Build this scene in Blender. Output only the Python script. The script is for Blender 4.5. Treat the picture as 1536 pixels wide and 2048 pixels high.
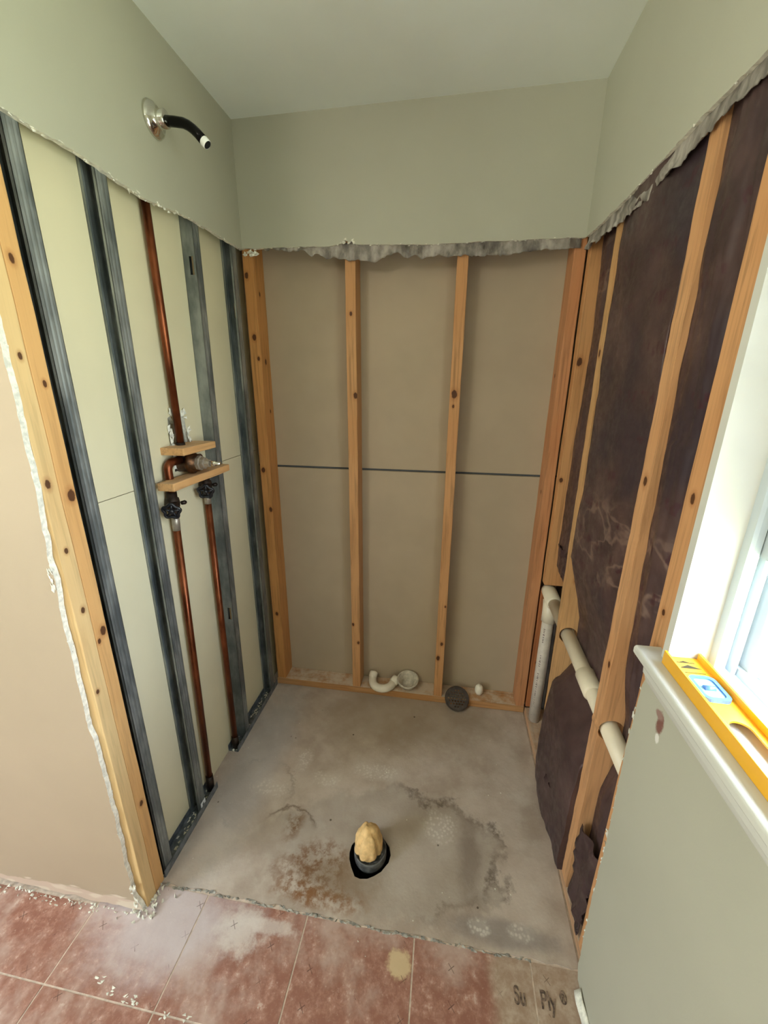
import bpy, bmesh, math, random
from mathutils import Vector, Matrix, noise
random.seed(7)
C = bpy.context.scene.collection
for o in list(bpy.data.objects): bpy.data.objects.remove(o)

# ------------------------------------------------------------------ camera
W = 1.245                      # width of the alcove; back stud faces y=0, left stud faces x=0, right stud faces x=W
cam = bpy.data.cameras.new('camera'); camo = bpy.data.objects.new('camera', cam); C.objects.link(camo)
cam.sensor_fit = 'VERTICAL'; cam.sensor_height = 24.0; cam.lens = 24.0 * 811.46 / 2048; cam.clip_start = .02
R_ = Vector((.9879154, .15480587, .00763618)); F_ = Vector((-.14532836, .94230829, -.30155391)); U_ = R_.cross(F_)
m = Matrix((R_, U_, -F_)).transposed().to_4x4(); m.translation = (.8133, -1.6573, 1.5059)
camo.matrix_world = m
bpy.context.scene.camera = camo

# ------------------------------------------------------------------ sky and lights
vs = bpy.context.scene.view_settings
vs.view_transform = 'Standard'; vs.look = 'None'; vs.gamma = 1; vs.use_curve_mapping = False
vs.exposure = 0.5
def S(r, g, b, a=1.0):
    f = lambda c: (c / 255 / 12.92) if c / 255 <= .04045 else ((c / 255 + .055) / 1.055) ** 2.4
    return (f(r), f(g), f(b), a)
world = bpy.data.worlds.new('sky'); bpy.context.scene.world = world; world.use_nodes = True
wn = world.node_tree; bg = wn.nodes['Background']
tc = wn.nodes.new('ShaderNodeTexCoord'); sep = wn.nodes.new('ShaderNodeSeparateXYZ'); rp = wn.nodes.new('ShaderNodeValToRGB')
mp = wn.nodes.new('ShaderNodeMapRange'); mp.inputs[1].default_value = -1; mp.inputs[2].default_value = 1
wn.links.new(tc.outputs['Generated'], sep.inputs[0]); wn.links.new(sep.outputs[2], mp.inputs[0]); wn.links.new(mp.outputs[0], rp.inputs[0])
el = rp.color_ramp.elements
el[0].position = 0; el[0].color = (1.18, 1.34, .88, 1)           # sunlit lawn and trees below and around the horizon
el[1].position = 1; el[1].color = (2.0, 2.4, 3.1, 1)
e = el.new(.34); e.color = (1.18, 1.34, 1.02, 1)
e = el.new(.48); e.color = (.92, 1.02, 1.0, 1)
e = el.new(.62); e.color = (1.1, 1.28, 1.42, 1)
wn.links.new(rp.outputs[0], bg.inputs[0]); bg.inputs[1].default_value = 7.8
def area(name, loc, rot, sx, sy, power, col, portal=False):
    l = bpy.data.lights.new(name, 'AREA'); l.shape = 'RECTANGLE'; l.size = sx; l.size_y = sy; l.energy = power; l.color = col
    if portal: l.cycles.is_portal = True
    o = bpy.data.objects.new(name, l); C.objects.link(o); o.location = loc; o.rotation_euler = rot; return o
WY0, WY1, WZ0, WZ1 = -1.95, -.955, 1.02, 1.97       # window opening
area('window_portal', (1.43, (WY0 + WY1) / 2, (WZ0 + WZ1) / 2), (0, math.pi / 2, 0), WZ1 - WZ0, WY1 - WY0, 1, (1, 1, 1), True)
area('far_fill_portal', (-1.80, -2.70, 1.25), (0, -math.pi / 2, 0), 1.5, 1.0, 1, (1, 1, 1), True)      # portal of an unseen opening added for fill daylight from the left
pl = bpy.data.lights.new('ceiling_bulb', 'POINT'); pl.energy = 14; pl.color = (1.0, .89, .78); pl.shadow_soft_size = .14
plo = bpy.data.objects.new('ceiling_bulb', pl); C.objects.link(plo); plo.location = (-.25, -2.05, 2.22)

# ------------------------------------------------------------------ node helpers
class NT:
    def __init__(s, name):
        s.m = bpy.data.materials.new(name); s.m.use_nodes = True; s.t = s.m.node_tree
        s.b = s.t.nodes['Principled BSDF']; s.out = s.t.nodes['Material Output']
        s.co = s.n('ShaderNodeTexCoord').outputs['Object']
    def n(s, typ, **kw):
        x = s.t.nodes.new(typ)
        for k, v in kw.items(): setattr(x, k, v)
        return x
    def set(s, sock, v):
        if isinstance(v, bpy.types.NodeSocket): s.t.links.new(v, sock)
        else: sock.default_value = v
    def math(s, op, a, b=0.0, c=None, clamp=False):
        x = s.n('ShaderNodeMath', operation=op, use_clamp=clamp); s.set(x.inputs[0], a); s.set(x.inputs[1], b)
        if c is not None: s.set(x.inputs[2], c)
        return x.outputs[0]
    def vmath(s, op, a, b):
        x = s.n('ShaderNodeVectorMath', operation=op); s.set(x.inputs[0], a); s.set(x.inputs[1], b)
        return x.outputs['Value'] if op in ('LENGTH', 'DISTANCE', 'DOT_PRODUCT') else x.outputs[0]
    def noise(s, scale, detail=3, rough=.55, vec=None, sc=None, dist=0):
        x = s.n('ShaderNodeTexNoise'); x.inputs['Scale'].default_value = scale; x.inputs['Detail'].default_value = detail
        x.inputs['Roughness'].default_value = rough; x.inputs['Distortion'].default_value = dist
        v = vec if vec is not None else s.co
        if sc: v = s.vmath('MULTIPLY', v, sc)
        s.t.links.new(v, x.inputs['Vector']); return x.outputs['Fac']
    def ramp(s, v, a, b, lo=0., hi=1.):
        x = s.n('ShaderNodeMapRange', interpolation_type='SMOOTHSTEP'); s.set(x.inputs[0], v)
        for i, q in zip((1, 2, 3, 4), (a, b, lo, hi)): x.inputs[i].default_value = q
        return x.outputs[0]
    def mix(s, f, a, b, mode='MIX'):
        x = s.n('ShaderNodeMix', data_type='RGBA', blend_type=mode); s.set(x.inputs[0], f); s.set(x.inputs[6], a); s.set(x.inputs[7], b)
        return x.outputs[2]
    def xyz(s, vec=None):
        x = s.n('ShaderNodeSeparateXYZ'); s.t.links.new(vec if vec is not None else s.co, x.inputs[0]); return x.outputs
    def blob(s, c, r, soft=.35, warp=0., wscale=12):
        """1 inside an ellipsoid at c with radii r, edge softened and warped"""
        d = s.vmath('DIVIDE', s.vmath('SUBTRACT', s.co, c), r); L = s.n('ShaderNodeVectorMath', operation='LENGTH')
        s.t.links.new(d, L.inputs[0]); v = L.outputs['Value']
        if warp: v = s.math('ADD', v, s.math('MULTIPLY', s.math('ADD', s.math('SUBTRACT', s.noise(wscale, 4), .5), s.math('MULTIPLY', s.math('SUBTRACT', s.noise(wscale * 4.3, 4, .7), .5), .55)), warp * 2.2))
        return v, s.ramp(v, 1 + soft, 1 - soft)
    def mx(s, *a):
        r = a[0]
        for x in a[1:]: r = s.math('MAXIMUM', r, x)
        return r
    def bump(s, h, strength=.3, dist=.002):
        x = s.n('ShaderNodeBump'); x.inputs['Strength'].default_value = strength; x.inputs['Distance'].default_value = dist
        s.t.links.new(h, x.inputs['Height']); s.t.links.new(x.outputs[0], s.b.inputs['Normal'])
    def fin(s, col, rough=.6, metal=0., spec=None):
        s.set(s.b.inputs['Base Color'], col); s.set(s.b.inputs['Roughness'], rough); s.set(s.b.inputs['Metallic'], metal)
        if spec is not None: s.b.inputs['Specular IOR Level'].default_value = spec
        return s.m

def plain(name, col, rough=.6, metal=0., var=.06, scale=30, bump=0.):
    n = NT(name); f = n.noise(scale, 3)
    d = tuple(c * (1 - var * 2.2) for c in col[:3]) + (1,); u = tuple(min(1, c * (1 + var)) for c in col[:3]) + (1,)
    if bump: n.bump(n.noise(scale * 6, 2), bump, .001)
    return n.fin(n.mix(n.ramp(f, .3, .7), d, u), rough, metal)

def paint_mat(name, col, bare=False, scuffs=()):
    n = NT(name); f = n.noise(3.0, 3)
    c = n.mix(n.ramp(f, .3, .7), tuple(x * .95 for x in col[:3]) + (1,), col)
    if bare:                                     # unpainted strip along the floor where a baseboard was pulled off
        z = n.math('ADD', n.xyz()[2], n.math('MULTIPLY', n.math('SUBTRACT', n.noise(9, 4, vec=n.co, sc=(1, 1, .6)), .5), .05))
        c = n.mix(n.ramp(z, .046, .040), c, S(204, 180, 162))
        c = n.mix(n.math('MULTIPLY', n.ramp(z, .054, .048), n.ramp(n.noise(7, 2, sc=(1, 1, 3)), .52, .58)), c, S(216, 198, 178))
    for (p, r, k) in scuffs:
        c = n.mix(n.blob(p, r, .3, .5, 60)[1], c, k)
    n.bump(n.noise(260, 2), .12, .001)
    return n.fin(c, .55, 0, .35)

def wood_mat(name, col, knots=(), dust=0., axis='Z', dark=.55):
    n = NT(name); st = {'Z': (1, 1, .045), 'X': (.045, 1, 1), 'Y': (1, .045, 1)}[axis]
    oi = n.n('ShaderNodeObjectInfo'); off = n.vmath('ADD', n.co, n.vmath('MULTIPLY', n.n('ShaderNodeCombineXYZ').outputs[0], (1, 1, 1)))
    g = n.noise(95, 5, .6, vec=off, sc=st, dist=.6); big = n.noise(9, 3, .5, sc=(1, 1, .3))
    k1 = tuple(c * dark for c in col[:3]) + (1,)
    c = n.mix(n.ramp(g, .42, .74, 0, .85), col, k1)
    c = n.mix(n.ramp(big, .42, .68, 0, .30), c, tuple(x * y for x, y in zip(col[:3], (.80, .62, .45))) + (1,))
    for kn in knots:
        p, r = kn[0], kn[1]
        r *= .78
        d, b = n.blob(p, (r * .9, r * .9, r * 1.4), .18, .45, 45)
        halo = n.ramp(d, 2.4, .8)
        c = n.mix(n.math('MULTIPLY', halo, .45), c, S(150, 88, 42)); c = n.mix(n.math('MULTIPLY', b, .9), c, S(66, 34, 18))
    if dust: c = n.mix(n.math('MULTIPLY', n.math('MULTIPLY', n.ramp(n.noise(12, 5, .7), .30, .62), n.ramp(n.n('ShaderNodeNewGeometry').outputs['Normal'] and n.xyz(n.n('ShaderNodeNewGeometry').outputs['Normal'])[2], .5, .8)), dust), c, S(212, 198, 180))
    n.bump(g, .25, .0012)
    return n.fin(c, .62, 0, .3)

# ------------------------------------------------------------------ mesh builder
WL = {}
def wloc(o): return WL.get(o.name, Vector((0, 0, 0)))
class MB:
    def __init__(s): s.v = []; s.f = []; s.mi = []; s.sm = []
    def add(s, v, f, mi=0, sm=False):
        b = len(s.v); s.v += [Vector(p) for p in v]; s.f += [tuple(b + i for i in q) for q in f]
        s.mi += ([mi] * len(f) if isinstance(mi, int) else list(mi)); s.sm += [sm] * len(f); return s
    def hexa(s, p, mi=0):       # 8 corners: bottom 4 ccw, top 4 ccw
        return s.add(p, [(3, 2, 1, 0), (4, 5, 6, 7), (0, 1, 5, 4), (1, 2, 6, 5), (2, 3, 7, 6), (3, 0, 4, 7)], mi)
    def box(s, x0, x1, y0, y1, z0, z1, mi=0, lean=(0, 0)):
        a, b = lean
        return s.hexa([(x0, y0, z0), (x1, y0, z0), (x1, y1, z0), (x0, y1, z0), (x0 + a, y0 + b, z1), (x1 + a, y0 + b, z1), (x1 + a, y1 + b, z1), (x0 + a, y1 + b, z1)], mi)
    def bbox(s, x0, x1, y0, y1, z0, z1, r=.0025, lean=(0, 0), mi=0, rag=0.):   # box with rounded edges and, for lumber, slightly uneven faces
        bm = bmesh.new()
        vs_ = [bm.verts.new(p) for p in [(x0, y0, z0), (x1, y0, z0), (x1, y1, z0), (x0, y1, z0), (x0, y0, z1), (x1, y0, z1), (x1, y1, z1), (x0, y1, z1)]]
        for q in [(3, 2, 1, 0), (4, 5, 6, 7), (0, 1, 5, 4), (1, 2, 6, 5), (2, 3, 7, 6), (3, 0, 4, 7)]: bm.faces.new([vs_[i] for i in q])
        bmesh.ops.bevel(bm, geom=bm.edges[:], offset=r, segments=2, affect='EDGES', profile=.6)
        L = [z1 - z0, x1 - x0, y1 - y0]
        if rag:
            ax = 2 if L[0] == max(L) else (0 if L[1] == max(L) else 1); lo = (x0, y0, z0)[ax]; ln = max(L); nc = max(4, int(ln / .045))
            for i in range(1, nc):
                no = [0, 0, 0]; no[ax] = 1; co = [0, 0, 0]; co[ax] = lo + ln * i / nc
                bmesh.ops.bisect_plane(bm, geom=bm.verts[:] + bm.edges[:] + bm.faces[:], plane_co=co, plane_no=no)
            for v in bm.verts:
                q = noise.noise_vector(v.co * 9) * rag; q[ax] = 0; v.co += q
        for v in bm.verts:
            t = (v.co.z - z0) / max(1e-6, z1 - z0); v.co.x += lean[0] * t; v.co.y += lean[1] * t
        bm.verts.index_update(); s.add([v.co.copy() for v in bm.verts], [tuple(v.index for v in f.verts) for f in bm.faces], mi); bm.free(); return s
    def tube(s, pts, r, n=14, cap=True, mi=0, sm=True):
        pts = [Vector(p) for p in pts]; rr = r if isinstance(r, (list, tuple)) else [r] * len(pts); rings = []
        up = None; V = []
        for i, p in enumerate(pts):
            t = (pts[min(i + 1, len(pts) - 1)] - pts[max(i - 1, 0)]).normalized()
            if up is None: up = t.orthogonal().normalized()
            up = (up - t * up.dot(t)).normalized(); bi = t.cross(up)
            V += [p + (up * math.cos(2 * math.pi * k / n) + bi * math.sin(2 * math.pi * k / n)) * rr[i] for k in range(n)]
        F = [(i * n + k, i * n + (k + 1) % n, (i + 1) * n + (k + 1) % n, (i + 1) * n + k) for i in range(len(pts) - 1) for k in range(n)]
        s.add(V, F, mi, sm)
        if cap:
            b = len(s.v) - len(V)
            s.f += [tuple(b + k for k in range(n))[::-1], tuple(len(s.v) - n + k for k in range(n))]; s.mi += [mi, mi]; s.sm += [False, False]
        return s
    def lathe(s, prof, c=(0, 0, 0), axis=(0, 0, 1), n=28, mi=0, sm=True):     # prof: (radius, height) list
        a = Vector(axis).normalized(); u = a.orthogonal().normalized(); w = a.cross(u); c = Vector(c)
        V = [c + a * h + (u * math.cos(2 * math.pi * k / n) + w * math.sin(2 * math.pi * k / n)) * max(r, 1e-5) for r, h in prof for k in range(n)]
        F = [(i * n + k, i * n + (k + 1) % n, (i + 1) * n + (k + 1) % n, (i + 1) * n + k) for i in range(len(prof) - 1) for k in range(n)]
        return s.add(V, F, mi, sm)
    def prism(s, outer, holes, ax, a0, a1, mi=0, side=None):
        """flat polygon with holes in the plane normal to axis ax (0,1,2), from a0 to a1; outer lists the other two coordinates in xyz order"""
        def P(p, a): q = list(p); q.insert(ax, a); return Vector(q)
        bm = bmesh.new(); loops = []
        for lp in [outer] + list(holes):
            vv = [bm.verts.new(P(p, a0)) for p in lp]; loops.append(vv)
            for i in range(len(vv)): bm.edges.new((vv[i], vv[(i + 1) % len(vv)]))
        bmesh.ops.triangle_fill(bm, edges=bm.edges[:], use_beauty=True, use_dissolve=False)
        bm.verts.index_update(); base = [v.co.copy() for v in bm.verts]; F = [tuple(v.index for v in f.verts) for f in bm.faces]; n = len(base)
        top = [p.copy() for p in base]
        for p in top: p[ax] = a1
        V = base + top; FF = [f for f in F] + [tuple(i + n for i in f[::-1]) for f in F]; mm = [mi] * len(FF)
        sd = mi if side is None else side
        for vv in loops:
            for i in range(len(vv)):
                a, b = vv[i].index, vv[(i + 1) % len(vv)].index; FF.append((a, b, b + n, a + n)); mm.append(sd)
        bm.free(); return s.add(V, FF, mm)
    def sheet(s, P, nu, nv, th, mi=0, sm=True):     # P(i/nu, j/nv) -> point ; th vector: thickness
        th = Vector(th); V = [Vector(P(i / nu, j / nv)) for i in range(nu + 1) for j in range(nv + 1)]; n = len(V)
        id_ = lambda i, j: i * (nv + 1) + j
        F = [(id_(i, j), id_(i + 1, j), id_(i + 1, j + 1), id_(i, j + 1)) for i in range(nu) for j in range(nv)]
        G = [tuple(n + k for k in f[::-1]) for f in F]; E = []
        bd = [id_(i, 0) for i in range(nu)] + [id_(nu, j) for j in range(nv)] + [id_(nu - i, nv) for i in range(nu)] + [id_(0, nv - j) for j in range(nv)]
        for k in range(len(bd)):
            a, b = bd[k], bd[(k + 1) % len(bd)]; E.append((a, a + n, b + n, b))
        s.add(V + [v + th for v in V], F + G, mi, sm); return s.add([], [], 0) if not E else s._edge(E, n * 2, mi)
    def _edge(s, E, n2, mi):
        b = len(s.v) - n2; s.f += [tuple(b + i for i in q) for q in E]; s.mi += [mi] * len(E); s.sm += [False] * len(E); return s
    def shard(s, c, r, mi=0):
        V = [Vector(c) + Vector((random.uniform(-1, 1) * r[0], random.uniform(-1, 1) * r[1], random.uniform(-1, 1) * r[2])) for _ in range(6)]
        bm = bmesh.new(); vv = [bm.verts.new(p) for p in V]
        try:
            bmesh.ops.convex_hull(bm, input=vv)
            for v in [v for v in bm.verts if not v.link_faces]: bm.verts.remove(v)
            bm.verts.index_update(); s.add([v.co.copy() for v in bm.verts], [tuple(v.index for v in f.verts) for f in bm.faces], mi)
        except Exception: pass
        bm.free(); return s
    def build(s, name, mats, parent=None, origin='base', label=None, cat=None, group=None, kind=None):
        mats = mats if isinstance(mats, (list, tuple)) else [mats]
        if origin == 'base' and parent is None and s.v:
            xs = [[p[i] for p in s.v] for i in range(3)]
            org = Vector(((min(xs[0]) + max(xs[0])) / 2, (min(xs[1]) + max(xs[1])) / 2, min(xs[2])))
        elif parent is not None: org = wloc(parent)
        else: org = Vector((0, 0, 0))
        me = bpy.data.meshes.new(name); me.from_pydata([tuple(p - org) for p in s.v], [], s.f); 
        for m_ in mats: me.materials.append(m_)
        me.polygons.foreach_set('material_index', s.mi); me.polygons.foreach_set('use_smooth', s.sm)
        bm = bmesh.new(); bm.from_mesh(me); bmesh.ops.recalc_face_normals(bm, faces=bm.faces[:]); bm.to_mesh(me); bm.free()
        o = bpy.data.objects.new(name, me); C.objects.link(o)
        if parent is not None: o.parent = parent; WL[o.name] = org
        else: o.location = org; WL[o.name] = org.copy()
        return tag(o, label, cat, group, kind)
def tag(o, label=None, cat=None, group=None, kind=None):
    for k, v in (('label', label), ('category', cat), ('group', group), ('kind', kind)):
        if v: o[k] = v
    return o
def thing(name, loc, label, cat, group=None, kind=None):
    o = bpy.data.objects.new(name, None); C.objects.link(o); o.location = loc; o.empty_display_size = .05; WL[o.name] = Vector(loc)
    return tag(o, label, cat, group, kind)
def arc(c, u, v, r, a0, a1, n):
    c, u, v = Vector(c), Vector(u), Vector(v)
    return [c + (u * math.cos(a0 + (a1 - a0) * i / n) + v * math.sin(a0 + (a1 - a0) * i / n)) * r for i in range(n + 1)]
def lerp(tab, t):
    for (a, b), (c, d) in zip(tab, tab[1:]):
        if (a <= t <= c) or (a >= t >= c): return b + (d - b) * (t - a) / (c - a)
    return tab[0][1] if abs(t - tab[0][0]) < abs(t - tab[-1][0]) else tab[-1][1]
def ragged(tab, n, amp, flip=False):        # tab of (u, w): samples w(u) with fine jitter
    u0, u1 = tab[0][0], tab[-1][0]; out = []
    for i in range(n + 1):
        u = u0 + (u1 - u0) * i / n
        j = amp * (noise.noise(Vector((u * 14, amp * 90, 3))) * 1.2 + noise.noise(Vector((u * 60, 9, amp * 70))) * .8) if 0 < i < n else 0
        out.append((u, lerp(tab, u) + j))
    return out
ceil_z = lambda x: 2.374 + .0125 * x

# ------------------------------------------------------------------ materials
PAINT = S(181, 178, 160)
m_paint = paint_mat('greige_paint', PAINT)
m_paint_entry = paint_mat('greige_paint_entry', S(180, 160, 136), bare=True)
m_paint_right = paint_mat('greige_paint_right', PAINT, scuffs=(((W - .0127, -.983, .905), (.03, .010, .022), S(128, 88, 78)), ((W - .0127, -.975, .918), (.03, .011, .009), S(150, 120, 110)), ((W - .0127, -.985, .874), (.03, .006, .010), S(226, 222, 212))))
m_gyp = plain('gypsum_core', S(232, 228, 214), .85, 0, .10, 90, .5)
m_ceil = paint_mat('ceiling_white', S(238, 242, 236))
m_panel = plain('drywall_paper_left', S(217, 207, 174), .75, 0, .015, 5)
m_panelb = plain('drywall_paper_back', S(178, 160, 137), .75, 0, .02, 5)
m_seam = plain('seam_shadow_grey', S(92, 94, 98), .7)
m_dark = plain('dark_void', S(14, 12, 12), .9)
m_soil = plain('dark_soil', S(14, 12, 11), .95, 0, .2, 40, .6)
def steel_mat():
    n = NT('galvanised_steel'); f = n.noise(14, 4, .6, sc=(1, 1, .4)); g = n.noise(160, 2, .5, sc=(1, 1, .02))
    c = n.mix(n.ramp(f, .35, .7), S(104, 110, 112), S(160, 164, 162))
    n.bump(g, .08, .0006); return n.fin(c, n.ramp(f, .3, .7, .38, .5), .6)
m_steel = steel_mat()
m_track = plain('dusty_steel_track', S(128, 134, 140), .5, .6, .2, 40)
m_copper = None
def copper_mat():
    n = NT('aged_copper'); f = n.noise(22, 4, .6, sc=(1, 1, .3))
    c = n.mix(n.ramp(f, .35, .7), S(98, 50, 28), S(150, 86, 54)); return n.fin(c, n.ramp(f, .3, .7, .28, .5), .85)
m_copper = copper_mat()
m_solder = plain('solder_smear', S(170, 160, 146), .45, .6, .12, 60)
m_brass = plain('tarnished_brass', S(92, 62, 38), .42, .8, .3, 50)
m_brassd = plain('grimy_bronze', S(58, 46, 38), .5, .6, .3, 60)
m_blackp = plain('black_handle', S(22, 24, 30), .35, 0, .1, 40)
m_chrome = plain('chrome', S(214, 212, 204), .10, 1., .02, 8)
m_bronze = plain('black_chrome', S(30, 28, 28), .18, .85, .1, 10)
m_tape = plain('white_tape', S(240, 240, 236), .7, 0, .03)
m_pvc = plain('cream_pvc', S(226, 212, 186), .38, 0, .03, 12)
m_pvcd = plain('dusty_pvc', S(206, 192, 176), .5, 0, .06, 30)
m_ink = plain('faded_ink', S(120, 96, 92), .7, 0, .2, 80)
m_white = plain('white_trim_paint', S(208, 206, 196), .35, 0, .02, 6)
m_vinyl = plain('white_vinyl', S(184, 192, 194), .30, 0, .01, 6)
m_yellow = plain('yellow_enamel', S(234, 172, 40), .32, 0, .02, 12)
m_blue = plain('blue_vial_housing', S(92, 130, 190), .25, 0, .08, 60)
m_vial = plain('pale_blue_acrylic', S(150, 205, 232), .10, 0, .08, 50)
m_black = plain('black_print', S(60, 52, 26), .6, 0, .1)
m_foam = plain('tan_foam', S(226, 186, 128), .8, 0, .10, 45, .5)
m_iron = plain('grey_abs_pipe', S(84, 84, 84), .55, 0, .25, 60, .3)
m_grate = plain('dark_bronze_grate', S(74, 62, 56), .5, .35, .2, 60)
m_trap = plain('white_plastic_trap', S(236, 226, 208), .45, 0, .03, 20)
m_cup = plain('chalky_white_fitting', S(204, 194, 178), .7, 0, .12, 50)
m_sheath = plain('grey_sheathing', S(112, 98, 86), .8, 0, .15, 20)
m_letter = plain('stamped_ink', S(124, 102, 88), .8, 0, .35, 120)
def poly_mat():
    n = NT('dusty_torn_plastic'); f = n.noise(26, 5, .65, sc=(1, 1, .45))
    n.set(n.b.inputs['Alpha'], n.ramp(n.noise(20, 4, .6, sc=(1, 1, .3)), .32, .60, .55, .96))
    return n.fin(n.mix(n.ramp(f, .3, .72), S(98, 90, 84), S(186, 176, 166)), n.ramp(f, .3, .7, .35, .7), 0, .5)
m_poly = poly_mat()
def kraft_mat():
    n = NT('brown_kraft_facing'); f = n.noise(7, 4, .6); g = n.noise(38, 5, .65); h = n.noise(2.6, 2)
    c = n.mix(n.ramp(f, .30, .75), S(60, 42, 42), S(86, 64, 61))
    z_ = n.xyz()[2]; glint_band = n.math('MULTIPLY', n.ramp(z_, .88, .98), n.ramp(z_, 1.22, 1.12))  # plastic-film glints on the wrinkles, painted in as paler colour
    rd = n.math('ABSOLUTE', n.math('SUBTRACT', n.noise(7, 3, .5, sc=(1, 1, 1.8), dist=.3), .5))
    c = n.mix(n.math('MULTIPLY', n.math('MULTIPLY', glint_band, n.ramp(rd, .045, .004)), .38), c, S(150, 122, 106))
    c = n.mix(n.math('MULTIPLY', n.math('MULTIPLY', glint_band, n.ramp(n.noise(9, 4), .45, .65)), .35), c, S(112, 84, 74))
    c = n.mix(n.ramp(h, .50, .62, 0, .8), c, S(50, 38, 46))                       # inked zones of the print
    c = n.mix(n.ramp(g, .64, .80, 0, .18), c, S(140, 118, 106))                   # paler flecks scattered at random over the facing
    x = n.xyz(); rows = n.ramp(n.math('SINE', n.math('MULTIPLY', x[2], 62)), .55, .75)
    prt = n.math('MULTIPLY', n.math('MULTIPLY', rows, n.ramp(n.noise(48, 2, sc=(1, 1, .5)), .52, .60)), n.ramp(n.noise(3.3, 1), .47, .55))
    c = n.mix(n.math('MULTIPLY', prt, .65), c, S(62, 22, 34))
    n.bump(n.noise(18, 3, .5, sc=(1, 1, .4)), .25, .006)
    return n.fin(c, n.ramp(g, .3, .7, .34, .58), 0, .5)
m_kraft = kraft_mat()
def concrete_mat():
    n = NT('stained_concrete')
    f = n.noise(5, 5, .6); g = n.noise(120, 3, .6); p = n.noise(17, 4, .6)
    c = n.mix(n.ramp(f, .32, .7), S(166, 148, 134), S(196, 180, 167))
    c = n.mix(n.ramp(p, .45, .75, 0, .35), c, S(206, 196, 186))
    y = n.xyz()[1]
    def stain_or_light(c, at, r, col, k, soft=.4, warp=.5, ws=9):
        return n.mix(n.math('MULTIPLY', n.blob(at, r, soft, warp, ws)[1], k), c, col)
    def ring(c, at, r, col, k, w=.05, warp=.35, ws=7):
        d = n.blob(at, r, .3, warp, ws)[0]; q = n.math('SUBTRACT', 1.0, n.math('DIVIDE', n.math('ABSOLUTE', n.math('SUBTRACT', d, 1.0)), w), clamp=True)
        return n.mix(n.math('MULTIPLY', q, k), c, col)
    Z = 1.0
    c = stain_or_light(c, (.62, -.12, 0), (.50, .20, Z), S(150, 132, 112), .55, .6)
    c = stain_or_light(c, (.70, -.68, 0), (.36, .20, Z), S(158, 146, 134), .45, .10, .35, 7)       # dried-out pool around the pipe
    d = n.blob((.70, -.68, 0), (.36, .20, Z), .3, .35, 7)[0]
    q = n.math('SUBTRACT', 1.0, n.math('DIVIDE', n.math('ABSOLUTE', n.math('SUBTRACT', d, 1.0)), .09), clamp=True)
    part = n.math('MULTIPLY', n.blob((.92, -.62, 0), (.26, .22, 1), .3, .4, 6)[1], n.ramp(n.noise(9, 3), .35, .6, .3, 1))
    c = n.mix(n.math('MULTIPLY', n.math('MULTIPLY', q, part), .85), c, S(96, 82, 72))
    c = stain_or_light(c, (.33, -.70, 0), (.10, .085, Z), S(156, 142, 128), .35, .2, .35, 10)
    d = n.blob((.33, -.70, 0), (.10, .085, Z), .3, .35, 9)[0]
    q = n.math('SUBTRACT', 1.0, n.math('DIVIDE', n.math('ABSOLUTE', n.math('SUBTRACT', d, 1.0)), .10), clamp=True)
    c = n.mix(n.math('MULTIPLY', n.math('MULTIPLY', q, n.blob((.345, -.625, 0), (.13, .05, 1), .4, .4, 9)[1]), .75), c, S(100, 84, 70))
    d = n.blob((.17, -.58, 0), (.12, .16, Z), .3, .5, 6)[0]
    q = n.math('SUBTRACT', 1.0, n.math('DIVIDE', n.math('ABSOLUTE', n.math('SUBTRACT', d, 1.0)), .08), clamp=True)
    c = n.mix(n.math('MULTIPLY', n.math('MULTIPLY', q, n.ramp(n.noise(5, 2), .45, .6)), .45), c, S(128, 114, 102))
    br = n.ramp(n.noise(26, 5, .7), .40, .60)
    def rust(c, at, r, col, k): return n.mix(n.math('MULTIPLY', n.math('MULTIPLY', n.blob(at, r, .6, .55, 9)[1], br), k), c, col)
    c = rust(c, (.46, -.79, 0), (.105, .07, Z), S(112, 70, 38), .95)          # rust
    c = rust(c, (.50, -.862, 0), (.13, .032, Z), S(128, 84, 46), .9)
    c = stain_or_light(c, (.54, -.80, 0), (.12, .06, Z), S(122, 98, 72), .6, .6, .5, 10)
    c = rust(c, (.345, -.675, 0), (.03, .055, Z), S(116, 84, 56), .9)
    c = stain_or_light(c, (.96, -.69, 0), (.03, .13, Z), S(120, 104, 94), .6, .6, .7, 14)
    c = stain_or_light(c, (1.05, -.865, 0), (.16, .03, Z), S(128, 118, 114), .65, .5, .5, 9)
    c = stain_or_light(c, (.10, -.45, 0), (.10, .42, Z), S(186, 184, 186), .45, .6, .5, 5)  # pale bluish daylight along the left side, painted into the concrete colour
    for at, r in (((.205, -.553, 0), (.075, .032, Z)), ((.41, -.485, 0), (.055, .026, Z)), ((.295, -.415, 0), (.028, .045, Z)), ((.86, -.60, 0), (.05, .055, Z)), ((1.10, -.855, 0), (.035, .02, Z)), ((.98, -.86, 0), (.03, .018, Z)), ((.60, -.42, 0), (.10, .03, Z))):
        b = n.blob(at, r, .45, .6, 20)[1]
        wv = n.n('ShaderNodeTexVoronoi'); wv.inputs['Scale'].default_value = 95; n.t.links.new(n.co, wv.inputs['Vector'])
        c = n.mix(n.math('MULTIPLY', b, n.ramp(wv.outputs['Distance'], .2, .6, .75, .25)), c, S(214, 204, 194))
    sp = n.n('ShaderNodeTexVoronoi'); sp.inputs['Scale'].default_value = 15; n.t.links.new(n.co, sp.inputs['Vector'])
    c = n.mix(n.math('MULTIPLY', n.ramp(sp.outputs['Distance'], .075, .05), n.ramp(n.noise(6, 1), .52, .60)), c, S(84, 70, 58))
    ck = n.n('ShaderNodeTexVoronoi', feature='DISTANCE_TO_EDGE'); ck.inputs['Scale'].default_value = 4.2
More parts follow.
